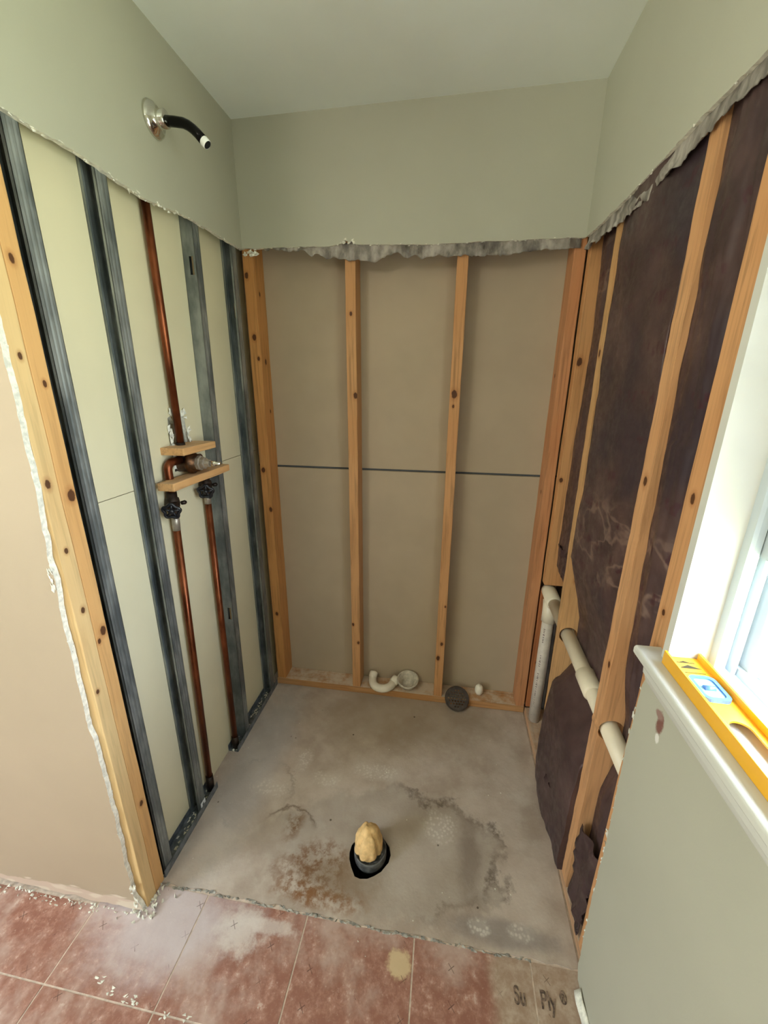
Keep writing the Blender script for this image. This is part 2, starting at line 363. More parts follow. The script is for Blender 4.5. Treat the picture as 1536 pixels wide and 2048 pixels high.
    n.t.links.new(n.vmath('ADD', n.co, n.vmath('MULTIPLY', n.n('ShaderNodeTexNoise').outputs['Color'], (.0, .0, 0))), ck.inputs['Vector'])
    n.bump(n.math('ADD', g, n.math('MULTIPLY', p, 2.)), .22, .002)
    return n.fin(c, n.ramp(f, .3, .7, .55, .8), 0, .35)
m_conc = concrete_mat()
def residue_mat():
    n = NT('red_brown_residue')
    f = n.noise(4.2, 5, .65); g = n.noise(34, 5, .7); h = n.noise(1.7, 2)
    c = n.mix(n.ramp(g, .40, .70), S(144, 97, 82), S(176, 132, 115))
    c = n.mix(n.ramp(f, .44, .64, 0, .85), c, S(186, 160, 148))
    c = n.mix(n.ramp(g, .58, .72, 0, .6), c, S(206, 186, 174))
    c = n.mix(n.ramp(n.noise(90, 4, .75), .56, .74, 0, .5), c, S(200, 172, 156))
    # bare underlayment near the right wall and plaster dust by the corner post
    x = n.xyz()
    xr = n.math('ADD', x[0], n.math('MULTIPLY', n.math('SUBTRACT', n.noise(6, 4), .5), .22))
    c = n.mix(n.ramp(xr, .98, 1.05, 0, .95), c, n.mix(n.ramp(g, .35, .7), S(160, 134, 114), S(184, 164, 146)))
    d = n.blob((.06, -.985, 0), (.20, .12, 1), .6, .5, 8)[1]
    c = n.mix(n.math('MULTIPLY', d, .75), c, S(206, 194, 196))
    c = n.mix(n.math('MULTIPLY', n.blob((.76, -.975, 0), (.032, .030, 1), .25, .5, 40)[1], .9), c, S(206, 180, 142))
    c = n.mix(n.math('MULTIPLY', n.blob((.30, -.975, 0), (.06, .05, 1), .5, .9, 26)[1], .7), c, S(214, 202, 194))
    c = n.mix(n.math('MULTIPLY', n.blob((.36, -.955, 0), (.10, .016, 1), .5, .9, 30)[1], .6), c, S(214, 202, 194))
    # printed fastening crosses
    def cell(v, s, off): return n.math('SUBTRACT', n.math('FRACT', n.math('ADD', n.math('DIVIDE', v, s), off)), .5)
    u = n.math('MULTIPLY', cell(x[0], .125, .30), .125); w = n.math('MULTIPLY', cell(n.math('ADD', x[1], n.math('MULTIPLY', x[0], .22)), .072, .1), .072)
    au, aw = n.math('ABSOLUTE', u), n.math('ABSOLUTE', w)
    cr = n.math('MULTIPLY', n.ramp(n.math('ABSOLUTE', n.math('SUBTRACT', au, aw)), .0016, .0008), n.ramp(n.math('MAXIMUM', au, aw), .0085, .0075))
    cr = n.math('MULTIPLY', cr, n.ramp(n.noise(14, 2), .42, .58))
    c = n.mix(n.math('MULTIPLY', cr, .7), c, S(70, 44, 36))
    n.bump(n.math('ADD', g, f), .3, .002)
    return n.fin(c, n.ramp(g, .35, .7, .42, .72), 0, .45)
m_resid = residue_mat()
m_joint = plain('pale_joint_residue', S(206, 186, 170), .75, 0, .10, 60, .4)
m_thinset = plain('grey_thinset', S(164, 158, 148), .85, 0, .25, 50, .6)

# ------------------------------------------------------------------ floor
hole = [(.562, -.728), (.566, -.748), (.576, -.768), (.594, -.794), (.612, -.798), (.636, -.794), (.656, -.783), (.676, -.768), (.696, -.738), (.700, -.715), (.692, -.690), (.672, -.670), (.64, -.660), (.605, -.664), (.577, -.684), (.564, -.705)]
fl = MB().prism([(-1.8, -3.4), (W + .12, -3.4), (W + .12, .12), (-1.8, .12)], [[(p[0], p[1]) for p in hole]], 2, -.14, -.0019, side=1).build('floor', [m_joint, m_soil], origin='zero', kind='structure')
edge = ragged([(-.002, -.908), (.257, -.902), (.486, -.908), (.754, -.910), (1.034, -.909), (W - .003, -.908)], 60, .008)
slab = MB().prism(edge + [(W - .0035, .0), (-.06, .0), (-.06, -.893), (-.002, -.893)], [hole], 2, -.0045, .001).build('concrete_slab', m_conc, fl)
xl = [-.155 + .317 * k for k in range(-5, 5)] + [W - .0035]
yl = [-1.795, -1.478, -1.161, -.9]
for i in range(len(xl) - 1):
    for j in range(3):
        x0, x1, y0, y1 = xl[i] + .0022, xl[i + 1] - .0022, yl[j] + .0022, yl[j + 1] - .0022
        if x1 - x0 < .03: continue
        if j == 2 and x1 < .02: y1 = -.990
        if j == 2 and x1 >= .02: y1 = -.914
        MB().box(x0, x1, y0, y1, -.0046, -.0006 + random.uniform(-.0005, .0002)).build('square', m_resid, fl)
th = MB()
for (u, w) in ragged([(.0, -.912), (.257, -.906), (.486, -.912), (.754, -.914), (1.034, -.913), (1.11, -.913)], 130, .006):
    if random.random() < .85: th.shard((u, w, .0005), (random.uniform(.006, .014), random.uniform(.002, .007), random.uniform(.0015, .005)))
th.build('thinset_ridge', m_thinset, fl, kind='stuff')
cr = MB()
for i in range(150):
    u = random.uniform(-.85, -.03); cr.shard((u, -.990 - random.random() ** 2 * .02, .002), (random.uniform(.002, .007), random.uniform(.002, .005), random.uniform(.002, .006)))
for i in range(60):
    a = random.gauss(0, 1); b = random.gauss(0, 1); cr.shard((-.0 + a * .02, -.962 + b * .022, .004), (.006, .006, .010))
for i in range(46):
    cr.shard((random.uniform(-.1, 1.1), random.uniform(-1.18, -.05), .002), (random.uniform(.001, .003),) * 2 + (.002,))
for (x, y) in ((.09, -1.150), (.105, -1.158), (.075, -1.152), (.19, -1.16), (.25, -1.158), (.03, -1.143), (-.02, -1.13)):
    for k in range(4): cr.shard((x + random.uniform(-.012, .012), y + random.uniform(-.008, .008), .0), (.007, .004, .0012))
cr.build('plaster_crumbs', m_gyp, fl, kind='stuff')
# stamped lettering on the underlayment (flat print)
def letters(txt, x, y, sx, sy):
    cu = bpy.data.curves.new('t', 'FONT'); cu.body = txt; cu.size = 1; cu.extrude = .004; cu.offset = .022
    to = bpy.data.objects.new('t', cu); C.objects.link(to); bpy.context.view_layer.update()
    me = bpy.data.meshes.new_from_object(to.evaluated_get(bpy.context.evaluated_depsgraph_get())); bpy.data.objects.remove(to)
    b = MB(); b.add([(x + v.co.x * sx, y + v.co.y * sy, .0003 + v.co.z * .05) for v in me.vertices], [tuple(p.vertices) for p in me.polygons])
    bpy.data.meshes.remove(me); return b.build('lettering', m_letter, fl)
letters('Su', 1.060, -1.002, .031, .049)
letters('Ply', 1.126, -1.000, .033, .049)
letters('®', 1.177, -.984, .022, .034)

# ------------------------------------------------------------------ ceiling and walls
ce = MB().hexa([(-1.8, -3.4, ceil_z(-1.8)), (W + .14, -3.4, ceil_z(W + .14)), (W + .14, .14, ceil_z(W + .14)), (-1.8, .14, ceil_z(-1.8)),
                (-1.8, -3.4, 2.6), (W + .14, -3.4, 2.6), (W + .14, .14, 2.6), (-1.8, .14, 2.6)]).build('ceiling', m_ceil, origin='zero', kind='structure')
T = .0127
# back wall: painted drywall above, the far side's sheets seen between the studs below
bl = ragged([(T, 1.984), (.36, 1.981), (.40, 1.985), (.412, 2.000), (.425, 1.988), (.435, 1.998), (.446, 1.982), (.70, 1.973), (.954, 1.975), (W - T, 1.975)], 150, .0028)
wb = MB().prism(bl + [(W - T, ceil_z(W - T)), (T, ceil_z(T))], [], 1, -T, 0, side=1).build('wall_back', [m_paint, m_gyp], origin='zero', kind='structure')
MB().box(-.1, W + .1, .089, .1015, 1.147, 2.37).build('panel', m_panelb, wb)
MB().box(-.1, W + .1, .089, .1015, .0, 1.137).build('panel', m_panelb, wb)
MB().box(-.1, W + .1, .102, .13, -.0, 2.37).build('backing', m_seam, wb)  # board added behind the panels so no daylight comes through the seam
tp = MB()
for (u, w) in bl[2:-2]:
    if random.random() < .5: tp.shard((u, -T * random.uniform(.4, 1.1), w + random.uniform(-.002, .002)), (.006, .002, random.uniform(.001, .004)))
for (u, w) in ((.412, 1.998), (.405, 1.990), (.436, 1.996), (.442, 1.988), (.425, 1.988)):
    for k in range(3): tp.shard((u, -T - .001, w), (.007, .002, .006))
for k in range(26): tp.shard((.012 + random.random() * .06, -.008 + random.uniform(-.006, .004), 1.976 - random.random() * .014), (.010, .004, .005))
tp.build('torn_paper', m_gyp, wb, kind='stuff')
# left wall
ll = ragged([(-T, 1.981), (-.336, 1.976), (-.42, 1.966), (-.53, 1.954), (-.592, 1.956), (-.735, 1.965), (-.887, 1.958), (-.984, 1.955)], 150, .0032)
wl = MB().prism(ll + [(-.984, ceil_z(T)), (0, ceil_z(T)), (0, 1.983)], [], 0, 0, T, side=1).build('wall_left', [m_paint, m_gyp], origin='zero', kind='structure')
MB().prism([(-.895, 1.2165), (.088, 1.2165), (.088, 2.37), (-.895, 2.37)], [[(-.500, 1.232), (-.410, 1.228), (-.408, 1.31), (-.414, 1.37), (-.421, 1.415), (-.455, 1.410), (-.468, 1.38), (-.484, 1.405), (-.498, 1.400), (-.504, 1.34), (-.498, 1.28)]], 0, -.0550, -.0422, side=1).build('panel', [m_panel, m_gyp], wl)
MB().box(-.0550, -.0422, -.895, .088, 0, 1.2145).build('panel', m_panel, wl)
MB().box(-.10, -.0555, -.895, .088, 0, 2.37).build('backing', plain('grey_board', S(150, 146, 132), .8), wl)
tp = MB()
for (u, w) in ll[1:-1]:
    amp = 2.2 if -.60 < u < -.38 else 1
    if random.random() < .55: tp.shard((T * random.uniform(.5, 1.1), u, w + random.uniform(-.003, .002) * amp), (.002, .006, random.uniform(.001, .0035) * amp))
for (y, z) in ((-.502, 1.37), (-.500, 1.34), (-.496, 1.32), (-.410, 1.36), (-.407, 1.33), (-.488, 1.405), (-.420, 1.41), (-.502, 1.29), (-.498, 1.26)):
    for k in range(4): tp.shard((-.040 + random.uniform(0, .006), y + random.uniform(-.008, .008), z + random.uniform(-.015, .015)), (.004, .008, .014))
tp.build('torn_paper', m_gyp, wl, kind='stuff')
# wall facing the camera on the left, its drywall broken off at the post
ev = ragged([(0.0, -.004), (.03, -.010), (.06, -.024), (.21, -.026), (.30, -.020), (.65, -.020), (.68, -.026), (.87, -.021), (1.01, -.018), (1.10, -.010), (1.14, -.014), (1.275, -.001), (1.56, .006), (1.95, .012)], 150, .0035)
bt = ragged([(-1.7, .012), (-.9, .012), (-.5, .016), (-.30, .010), (-.03, .006)], 90, .007)
we = MB().prism(bt + [(x, z) for z, x in ev if z > .012] + [(T, ceil_z(T)), (-1.7, ceil_z(-1.7))], [], 1, -.984, -.9715, side=1).build('wall_entry', [m_paint_entry, m_gyp], origin='zero', kind='structure')
MB().box(-1.7, -.0885, -.9712, -.93, .0, 2.34).build('backing', m_sheath, we)  # unseen board added to stop daylight leaking in under the drywall
tp = MB()
for z, x in ev[2:]:
    if random.random() < .55: tp.shard((x + random.uniform(-.001, .0015), -.984 + random.uniform(0, .012), z), (random.uniform(.001, .0025), .002, random.uniform(.004, .010)))
for k in range(8): tp.shard((-.018 + random.uniform(-.004, .004), -.985, 1.10 + random.uniform(-.03, .03)), (.005, .002, .012))
for k in range(16): tp.shard((-.024 + random.uniform(-.006, .010), -.985, .06 + random.uniform(-.04, .05)), (.006, .004, .014))
tp.build('torn_paper', m_gyp, we, kind='stuff')
# right wall: C-shaped painted sheet around window and stripped bay
ru = ragged([(-T, 1.976), (-.12, 1.970), (-.423, 1.962), (-.666, 1.967), (-.84, 1.962), (-1.2, 1.965)], 110, .003)
rv = ragged([(1.0, -.925), (.93, -.902), (.75, -.896), (.49, -.909), (.30, -.905), (.12, -.912), (.035, -.917), (.0, -.93)], 80, .0035)
wr = MB().prism(ru + [(-2.03, 1.995), (-2.03, 1.0)] + [(y, z) for z, y in rv] + [(-3.3, 0), (-3.3, ceil_z(W)), (-T, ceil_z(W))], [], 0, W - T, W, side=1).build('wall_right', [m_paint_right, m_gyp], origin='zero', kind='structure')
tp = MB()
for z, y in rv[4:-2]:
    if random.random() < .6: tp.shard((W - T * random.uniform(.4, 1.05), y + .001, z), (.003, random.uniform(.001, .004), random.uniform(.003, .010)))
for (z, y) in ((.835, -.885), (.50, -.895), (.46, -.90), (.42, -.905), (.62, -.90)):
    for k in range(4): tp.shard((W - .008, y - .004, z + random.uniform(-.012, .012)), (.004, .010, .010))
for (u, w) in ru[2:]:
    if random.random() < .4: tp.shard((W - T * random.uniform(.4, 1.05), u, w), (.002, .006, random.uniform(.001, .003)))
tp.build('torn_paper', m_gyp, wr, kind='stuff')
MB().prism([(-3.3, 0), (.1, 0), (.1, 2.37), (-3.3, 2.37)], [[(-1.975, .985), (-.93, .985), (-.93, 1.995), (-1.975, 1.995)]], 0, W + .0895, W + .115).build('sheathing', m_sheath, wr)
for i in range(1): # broken strip of old base caulk along the foot of the right wall
    MB().sheet(lambda u, v: (W - T - .001 - .014 * v - .002 * math.sin(u * 40), -.955 - u * .5, .002 + .016 * (1 - v) + .002 * noise.noise(Vector((u * 30, v, 1)))), 40, 3, (-.002, 0, .002)).build('caulk_strip', m_gyp, wr)
MB().box(-1.8, W + .1, -3.42, -3.3, 0, 2.34).build('wall_rear', m_paint, origin='zero', kind='structure')
MB().prism([(-3.3, 0), (-.98, 0), (-.98, 2.34), (-3.3, 2.34)], [[(-3.2, .5), (-2.2, .5), (-2.2, 2.0), (-3.2, 2.0)]], 0, -1.8, -1.7).build('wall_far', m_paint, origin='zero', kind='structure')  # the opening in this unseen wall is added to let fill daylight in

# ------------------------------------------------------------------ lumber
WC = S(202, 154, 104); WP = S(224, 174, 106)
def stud(name_label, x0, x1, y0, y1, z0, z1, mat, lean=(0, 0), name='wood_stud', rag=.0012, cat='stud', group=None):
    return MB().bbox(x0, x1, y0, y1, z0, z1, .002, lean, rag=rag).build(name, mat, label=name_label, cat=cat, group=group)
kb = lambda x, z, r: ((x, -.0445, z), r)           # knot on the camera side of a back-wall stud
g_back = 'pine studs of the back wall'
stud('pine stud on the back wall standing behind the white trap bend', .404, .444, .0, .088, .0385, 2.36, wood_mat('pine_one', S(200, 150, 102), [kb(.014, 1.42, .011), kb(.012, .26, .008), kb(-.012, .36, .008), kb(.0, 1.72, .007)]), group=g_back)
stud('pine stud on the back wall with a large dark knot, beside the dark grate', .812, .852, .0, .088, .0385, 2.36, wood_mat('pine_two', S(202, 150, 102), [kb(-.003, 1.43, .015), kb(-.004, 1.385, .006), kb(.006, .30, .009), kb(-.008, .22, .011), kb(.012, .50, .005)]), group=g_back)
stud('knotty corner stud on the back wall against the steel-framed wall', .004, .048, .0, .088, .0385, 2.36, wood_mat('pine_corner', S(200, 142, 84), [kb(-.01, 1.86, .010), kb(.0, 1.64, .011), kb(.012, 1.56, .007), kb(-.008, 1.10, .011), kb(.012, .92, .010), kb(.0, .38, .010), ((.022, .0, 1.55), .010), ((.022, -.01, 1.80), .008), ((.022, .01, 1.35), .007)]), group=g_back)
stud('corner stud on the back wall beside the dark insulation', 1.203, 1.242, .0, .088, .0385, 2.36, wood_mat('pine_right_corner', S(194, 136, 94), [((-.0195, -.01, 1.05), .008), ((-.0195, .01, 1.5), .007)]), group=g_back)
g_end = 'end post studs'
stud('pale knotty stud of the end post beside the broken drywall', -.088, .0, -.9705, -.934, .001, 2.36, wood_mat('post_pale', S(222, 188, 134), [((.044, -.004, 1.30), .009), ((.044, .004, 1.55), .006), ((.044, .0, 1.15), .006), ((.044, .005, 1.0), .007), ((.044, -.008, .78), .006)], 0, 'Z', .72), group=g_end)
stud('orange knotty stud of the end post beside the first steel stud', -.088, .0, -.933, -.897, .001, 2.36, wood_mat('post_orange', S(214, 166, 108), [((.044, .005, 1.265), .012), ((.044, -.004, 1.72), .008), ((.044, .006, .92), .011), ((.044, .004, 1.50), .006), ((.044, -.01, .90), .006), ((.044, .0, .35), .008)], 0, 'Z', .72), group=g_end)
stud('dusty bottom plate running along the foot of the back wall', .0, W - .001, .0, .0885, .0015, .038, wood_mat('plate_wood', S(186, 138, 92), [], .8, 'X'), name='bottom_plate', cat='plate')
stud('dusty bottom plate along the foot of the insulated wall', W + .001, W + .089, -.93, -.0005, .0015, .036, wood_mat('plate_wood_right', S(190, 150, 116), [], .5, 'Y'), name='bottom_plate', cat='plate')
# right wall studs (two are drilled for the drain pipe)
PX = 1.276
def drilled(label, y0, y1, mat, lean, zc, r, zb=.037):
    b = MB(); circ = [(PX + r * math.cos(2 * math.pi * k / 22), zc + r * math.sin(2 * math.pi * k / 22)) for k in range(22)]
    side = ragged([(zb, W), (2.36, W)], 120, .0013)
    outer = [(x, z) for z, x in side] + [(W + .088, 2.36), (W + .088, zb)]
    b.prism(outer, [circ], 1, y0, y1)
    for v in b.v: v.y += lean * (v.z - zc) + .0012 * noise.noise(Vector((0, y0 * 9, v.z * 7)))
    return b.build('wood_stud', mat, label=label, cat='stud', group='pine studs of the insulated wall')
kr = lambda y, z, r: ((-.044, y, z), r)
drilled('narrow pine stud of the insulated wall, first one out from the corner', -.323, -.283, wood_mat('pine_a', S(202, 156, 106), [kr(.012, 1.56, .010), ((-.02, -.02, .83), .008)]), .016, .655, .031)
drilled('pine stud of the insulated wall between the wide and the creased batt', -.737, -.692, wood_mat('pine_b', S(206, 154, 108), [kr(.0, 1.27, .011), kr(-.01, .80, .008)]), .003, .645, .033)
stud('pine stud of the insulated wall beside the window', W, W + .088, -.918, -.870, .037, 2.36, wood_mat('pine_c', S(204, 150, 102), [kr(.0, 1.28, .009), kr(.005, 1.05, .007)]), group='pine studs of the insulated wall')
stud('cut-off corner stud ending above the white pipe tee', W + .0015, W + .088, -.039, -.001, .705, 2.36, wood_mat('pine_cut', S(200, 146, 96), [((-.03, -.019, .88), .012), ((-.035, -.019, .45), .009)]), group='pine studs of the insulated wall')
stud('reddish stud standing behind the upright white pipe', W + .004, W + .05, .002, .040, .0385, .66, wood_mat('pine_red', S(176, 110, 68), [((-.0, -.019, .25), .008)]), group='pine studs of the insulated wall')
MB().bbox(W + .001, W + .088, -2.03, -.92, .93, .968, .002).build('window_rough_sill', wood_mat('sill_wood', WC, [], 0, 'Y'), label='rough wooden sill plate hidden under the window stool', cat='sill plate')

# ------------------------------------------------------------------ steel studs and track
LEGA = {}
def steel_stud(label, yt, yb, open_near, slots=(), name='steel_stud', z0=.004):
    """C stud: flange on x=0, web on one side; yt/yb = camera-side edge at the top (z 1.97) and at the floor"""
    t = thing(name, (-.0207, yb, z0), label, 'stud', 'steel studs of the plumbing wall')
    d, fl_, g = .0415, .034, .0013; Z0, Z1 = z0, 2.36
    k = (yt - yb) / 1.97; sh = lambda b: [v.__setitem__(1, v.y + k * (v.z - z0)) for v in b.v]
    yw = (yb + fl_) if open_near else yb                                    # web position
    rect = [(-d, Z0), (0, Z0), (0, Z1), (-d, Z1)]
    holes = [[(x - .007, z - .026), (x + .007, z - .026), (x + .007, z + .026), (x - .007, z + .026)] for x, z in slots]
    b = MB().prism(rect, holes, 1, yw - (g if open_near else 0), yw + (0 if open_near else g)); sh(b); b.build('web', m_steel, t)
    for xx in (0, -d):
        s_ = -1 if xx == 0 else 1
        b = MB(); x0, x1 = sorted((xx, xx + s_ * g))
        # flange with two rolled grooves
        n = 9; pts = []
        for i in range(n + 1):
            dx = -s_ * 0 + s_ * (.0009 if i in (3, 6) else 0); pts.append((xx + dx, yb + fl_ * i / n))
        pl_ = pts + [(p[0] + s_ * g, p[1]) for p in reversed(pts)]
        b.prism(pl_, [], 2, Z0, Z1); sh(b); b.build('flange', m_steel, t)
        ye = yb if open_near else yb + fl_ - g
        xa, xb = sorted((xx, xx + s_ * .007)); b = MB().box(xa, xb, ye, ye + g, Z0, Z1); sh(b); b.build('lip', m_steel, t)
    if holes:
        pass
    return t
s1 = steel_stud('steel stud of the plumbing wall standing against the wooden end post', -.878, -.886, True)
s2 = steel_stud('open dark-sided steel stud of the plumbing wall with a white sticker at its foot', -.675, -.697, True)
s3 = steel_stud('pale steel stud with slots in its web beside the copper pipes', -.310, -.350, False, ((-.0150, 1.857), (-.0150, .620)))
s4 = steel_stud('steel stud of the plumbing wall in the back corner beside the knotty wood', -.072, -.078, True, ((-.02, 1.77),))
b = MB().prism([(-.690, .008), (-.664, .008), (-.664, .050), (-.690, .050)], [[(-.682, .018), (-.672, .018), (-.672, .040), (-.682, .040)]], 0, .0016, .0022)
b.build('sticker', plain('white_sticker', S(236, 240, 244), .5), s2, label='white rectangular sticker')
def track(label, y0, y1):
    t = thing('floor_track', (-.0207, (y0 + y1) / 2, .0012), label, 'track', 'floor tracks')
    MB().box(-.0420, .0022, y0, y1, .0012, .0032).build('web', m_track, t)
    MB().box(.0008, .0024, y0, y1, .0032, .030).build('flange', m_track, t)
    MB().box(-.0420, -.0418, y0, y1, .0032, .030).build('flange', m_track, t)
    d = MB()
    for i in range(int((y1 - y0) * 160)): d.shard((random.uniform(-.034, -.008), random.uniform(y0, y1), .004), (.005, .007, .002))
    d.build('plaster_dust', m_gyp, t, kind='stuff')
track('long dusty steel floor track from the end post to the nearer copper pipe', -.893, -.585)
track('short dusty steel floor track from the farther copper pipe to the back corner', -.425, -.006)

# ------------------------------------------------------------------ copper pipes and shower valve
def copper(label, p0, p1, smear=()):
    t = thing('copper_pipe', p0, label, 'pipe', 'copper pipes')
    MB().tube([p0, p1], .0112, 16).build('tube', m_copper, t)
    a, b_ = Vector(p0), Vector(p1)
    for s0, s1, r, mt in smear:
        MB().tube([a.lerp(b_, s0), a.lerp(b_, (s0 + s1) / 2), a.lerp(b_, s1)], [r, r + .0006, r], 16).build('solder_joint', mt, t, label='discoloured solder joint' if mt is m_solder else None)
    return t
copper('copper riser pipe running from the valve up behind the drywall', (-.02, -.484, 1.300), (-.02, -.489, 2.10), ((.0, .03, .0135, m_brassd),))
copper('copper supply pipe nearer the open steel stud', (-.02, -.598, .003), (-.02, -.561, 1.125), ((.0, .06, .0135, m_brassd), (.94, .985, .0118, m_solder)))
copper('copper supply pipe beside the pale slotted steel stud', (-.02, -.403, .003), (-.02, -.378, 1.150), ((.0, .05, .0135, m_brassd), (.95, .985, .0118, m_solder)))
for p in ((-.02, -.598), (-.02, -.403)): pass
def tabs(y): return MB()
v = thing('shower_valve', (-.005, -.47, 1.22), 'bronze shower mixing valve clamped between two wood blocks', 'valve')
cx, cy, cz = -.012, -.470, 1.258
MB().lathe([(.001, -.045), (.026, -.045), (.031, -.040), (.031, .006), (.034, .008), (.034, .020), (.029, .022), (.027, .036), (.001, .036)], (cx, cy, cz), (1, 0, 0)).build('body', m_brass, v)
MB().tube([(cx, cy, cz), (cx - .004, -.484, 1.30)], .016, 16).build('outlet_port', m_brassd, v)
MB().lathe([(.001, .036), (.024, .036), (.024, .046), (.019, .048), (.019, .060), (.014, .062), (.012, .076), (.001, .076)], (cx, cy, cz), (1, 0, 0), 8, sm=False).build('bonnet_nut', m_solder, v, label='pale corroded bonnet nut')
MB().lathe([(.001, .076), (.0085, .076), (.0085, .096), (.006, .098), (.006, .112), (.001, .112)], (cx, cy, cz), (1, 0, 0), 12).build('stem', m_chrome, v, label='bright stem')
el_ = [(-.02, -.561, 1.15), (-.02, -.561, 1.225)] + [tuple(p) for p in arc((-.02, -.538, 1.248), (0, -1, 0), (0, 0, 1), .023, 0, math.pi / 2, 8)] + [(-.02, -.50, 1.271)]
MB().tube(el_, .0125, 16).build('elbow', m_copper, v, label='copper elbow')
MB().tube([(-.02, -.378, 1.15), (-.02, -.378, 1.24), (-.02, -.395, 1.262), (-.02, -.44, 1.262)], .0125, 16).build('elbow', m_copper, v)
for (bx0, bx1, by0, by1, bz0, bz1, lb) in ((-.050, .034, -.552, -.376, 1.2935, 1.316, 'short upper wood block on top of the shower valve'), (-.022, .032, -.616, -.300, 1.1985, 1.2225, 'long lower wood block under the shower valve')):
    MB().bbox(bx0, bx1, by0, by1, bz0, bz1, .003, rag=.001).build('wood_block', wood_mat('block_' + lb[:5].strip(), S(214, 166, 112), [], .25, 'Y'), label=lb, cat='block', group='wood blocks at the shower valve')
def stop(label, y, z):
    t = thing('stop_valve', (-.02, y, z - .03), label, 'valve', 'stop valves')
    MB().lathe([(.001, -.035), (.014, -.035), (.0155, -.028), (.0155, -.016), (.019, -.014), (.021, 0), (.019, .014), (.0155, .016), (.0155, .034), (.001, .034)], (-.02, y, z), (0, 0, 1)).build('body', m_brassd, t)
    MB().tube([(-.012, y, z), (-.004, y - .020, z - .006), (.002, y - .034, z - .010)], [.012, .012, .009], 14).build('neck', m_brassd, t)
    c = Vector((.005, y - .044, z - .013)); ax = Vector((.35, -.9, -.27)).normalized(); u = ax.orthogonal().normalized(); w = ax.cross(u)
    b = MB(); ring = []
    for i in range(40):
        a = 2 * math.pi * i / 40; r = .0225 + .003 * math.cos(5 * a); ring.append(c + (u * math.cos(a) + w * math.sin(a)) * r)
    b.tube(ring + [ring[0], ring[1]], .0048, 8, cap=False)
    for k in range(5):
        a = 2 * math.pi * k / 5; b.tube([c, c + (u * math.cos(a) + w * math.sin(a)) * .023], .0038, 6)
    b.lathe([(.001, -.008), (.008, -.008), (.008, .008), (.001, .008)], c, ax, 12)
    b.build('handle', m_blackp, t, label='black lobed round handle')
    MB().lathe([(.001, 0), (.006, 0), (.007, .012), (.004, .016), (.001, .016)], (-.002, y + .015, z - .004), (.5, .86, 0), 10).build('drain_cap', m_brassd, t)
stop('stop valve with black handle on the nearer copper supply pipe', -.562, 1.148)
stop('stop valve with black handle tucked under the long wood block', -.379, 1.162)

# shower arm
t = thing('shower_outlet', (T, -.457, 2.153), 'bent dark shower arm with round chrome flange on the painted wall', 'shower arm')
ex = (T + .0003, -.457, 2.153)
MB().lathe([(.0395, 0), (.041, .003), (.039, .008), (.033, .013), (.022, .017), (.0205, .022), (.020, .038), (.0165, .040), (.001, .040)], ex, (1, 0, 0), 36).build('escutcheon', m_chrome, t, label='round chrome escutcheon')
MB().tube([(.040, -.457, 2.150), (.075, -.457, 2.1455), (.098, -.457, 2.141), (.112, -.457, 2.1345), (.124, -.457, 2.126), (.136, -.457, 2.115), (.149, -.457, 2.101)], .0118, 18).build('pipe', m_bronze, t)
MB().tube([(.149, -.457, 2.101), (.1515, -.457, 2.0985), (.1575, -.457, 2.092), (.159, -.457, 2.0905)], [.0118, .0122, .0118, .0105], 18, cap=False).build('thread_tape', m_tape, t, label='white thread tape at the open end')
MB().tube([(.152, -.457, 2.098), (.1585, -.457, 2.091)], .0095, 16).build('opening', m_dark, t, label='dark open bore')

# ------------------------------------------------------------------ insulation batts (bowed, wrinkled kraft facing)
def batt(label, y0, y1, z0, z1, depth, lean0=0, lean1=0, zmin=None, nu=46, nv=150, seed=0):
    b = MB()
    def P(u, v_):
        z = z0 + (z1 - z0) * v_
        if zmin: z = max(z, zmin(u)) if v_ < .02 else z
        y = y0 + (y1 - y0) * u + (lean0 + (lean1 - lean0) * u) * (z - .65)
        wr_ = noise.fractal(Vector((u * 2.6 + seed, z * 3.4, seed)), .9, 2.1, 4) * .007 + .004 * abs(noise.noise(Vector((u * 3 + z * 5, z * 2.2 - u * 4, seed + 4)))) - .003
        if 'wide' in label and .8 < z < 1.25: wr_ += .006 * abs(noise.noise(Vector((u * 4, z * 13, 8)))) * math.sin(math.pi * min(1, max(0, u)))
        if z < .4: wr_ *= 1 + 1.6 * (.4 - z)
        return (depth(u, z) - wr_, y, z)
    b.sheet(P, nu, nv, (.0, 0, 0)); n = (nu + 1) * (nv + 1)
    for i in range(n, 2 * n): b.v[i].x = W + .086
    return b
def d1(u, z): return W + .036 - .012 * math.sin(math.pi * u)
def d2(u, z):
    e_ = 1 - abs(2 * u - 1); side = .017 * max(0, 1 - e_ / .16)
    top = .0; mid = .034; bot = -.020
    a = lerp([(-.1, .0), (.08, bot), (.34, -.012), (.46, -.004), (.55, .052), (.73, .052), (.95, .002), (2.4, -.001)], z)
    a += 0 if z > .95 or z < .48 else side * .4
    return W + a - (.014 if z < .5 else .006) * math.sin(math.pi * u)
def d3(u, z):
    crease = abs(u - .55 - .05 * math.sin(z * 3)); return W + lerp([(0, .036), (.45, .040), (.57, .060), (.69, .060), (.85, .034), (1.1, .022), (1.5, .010), (1.8, .004), (2.4, .003)], z) - .016 * max(0, 1 - crease / .5) * (1 if z < 1.4 else .5) - (.012 * max(0, 1 - z / .3) if z < .3 else 0)
g_in = 'kraft-faced insulation batts'
b = batt('narrow', -.2815, -.0405, .80, 1.975, d1, .016, 0, seed=1); 
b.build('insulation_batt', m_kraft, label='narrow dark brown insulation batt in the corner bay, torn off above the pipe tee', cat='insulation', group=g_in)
b = batt('wide', -.6905, -.3245, .0375, 1.975, d2, .003, .016, seed=5, nv=190)
for q in b.v:
    if q.z < .34 and q.x < W + .01:      # loose facing sags out over the plate edge
        pass
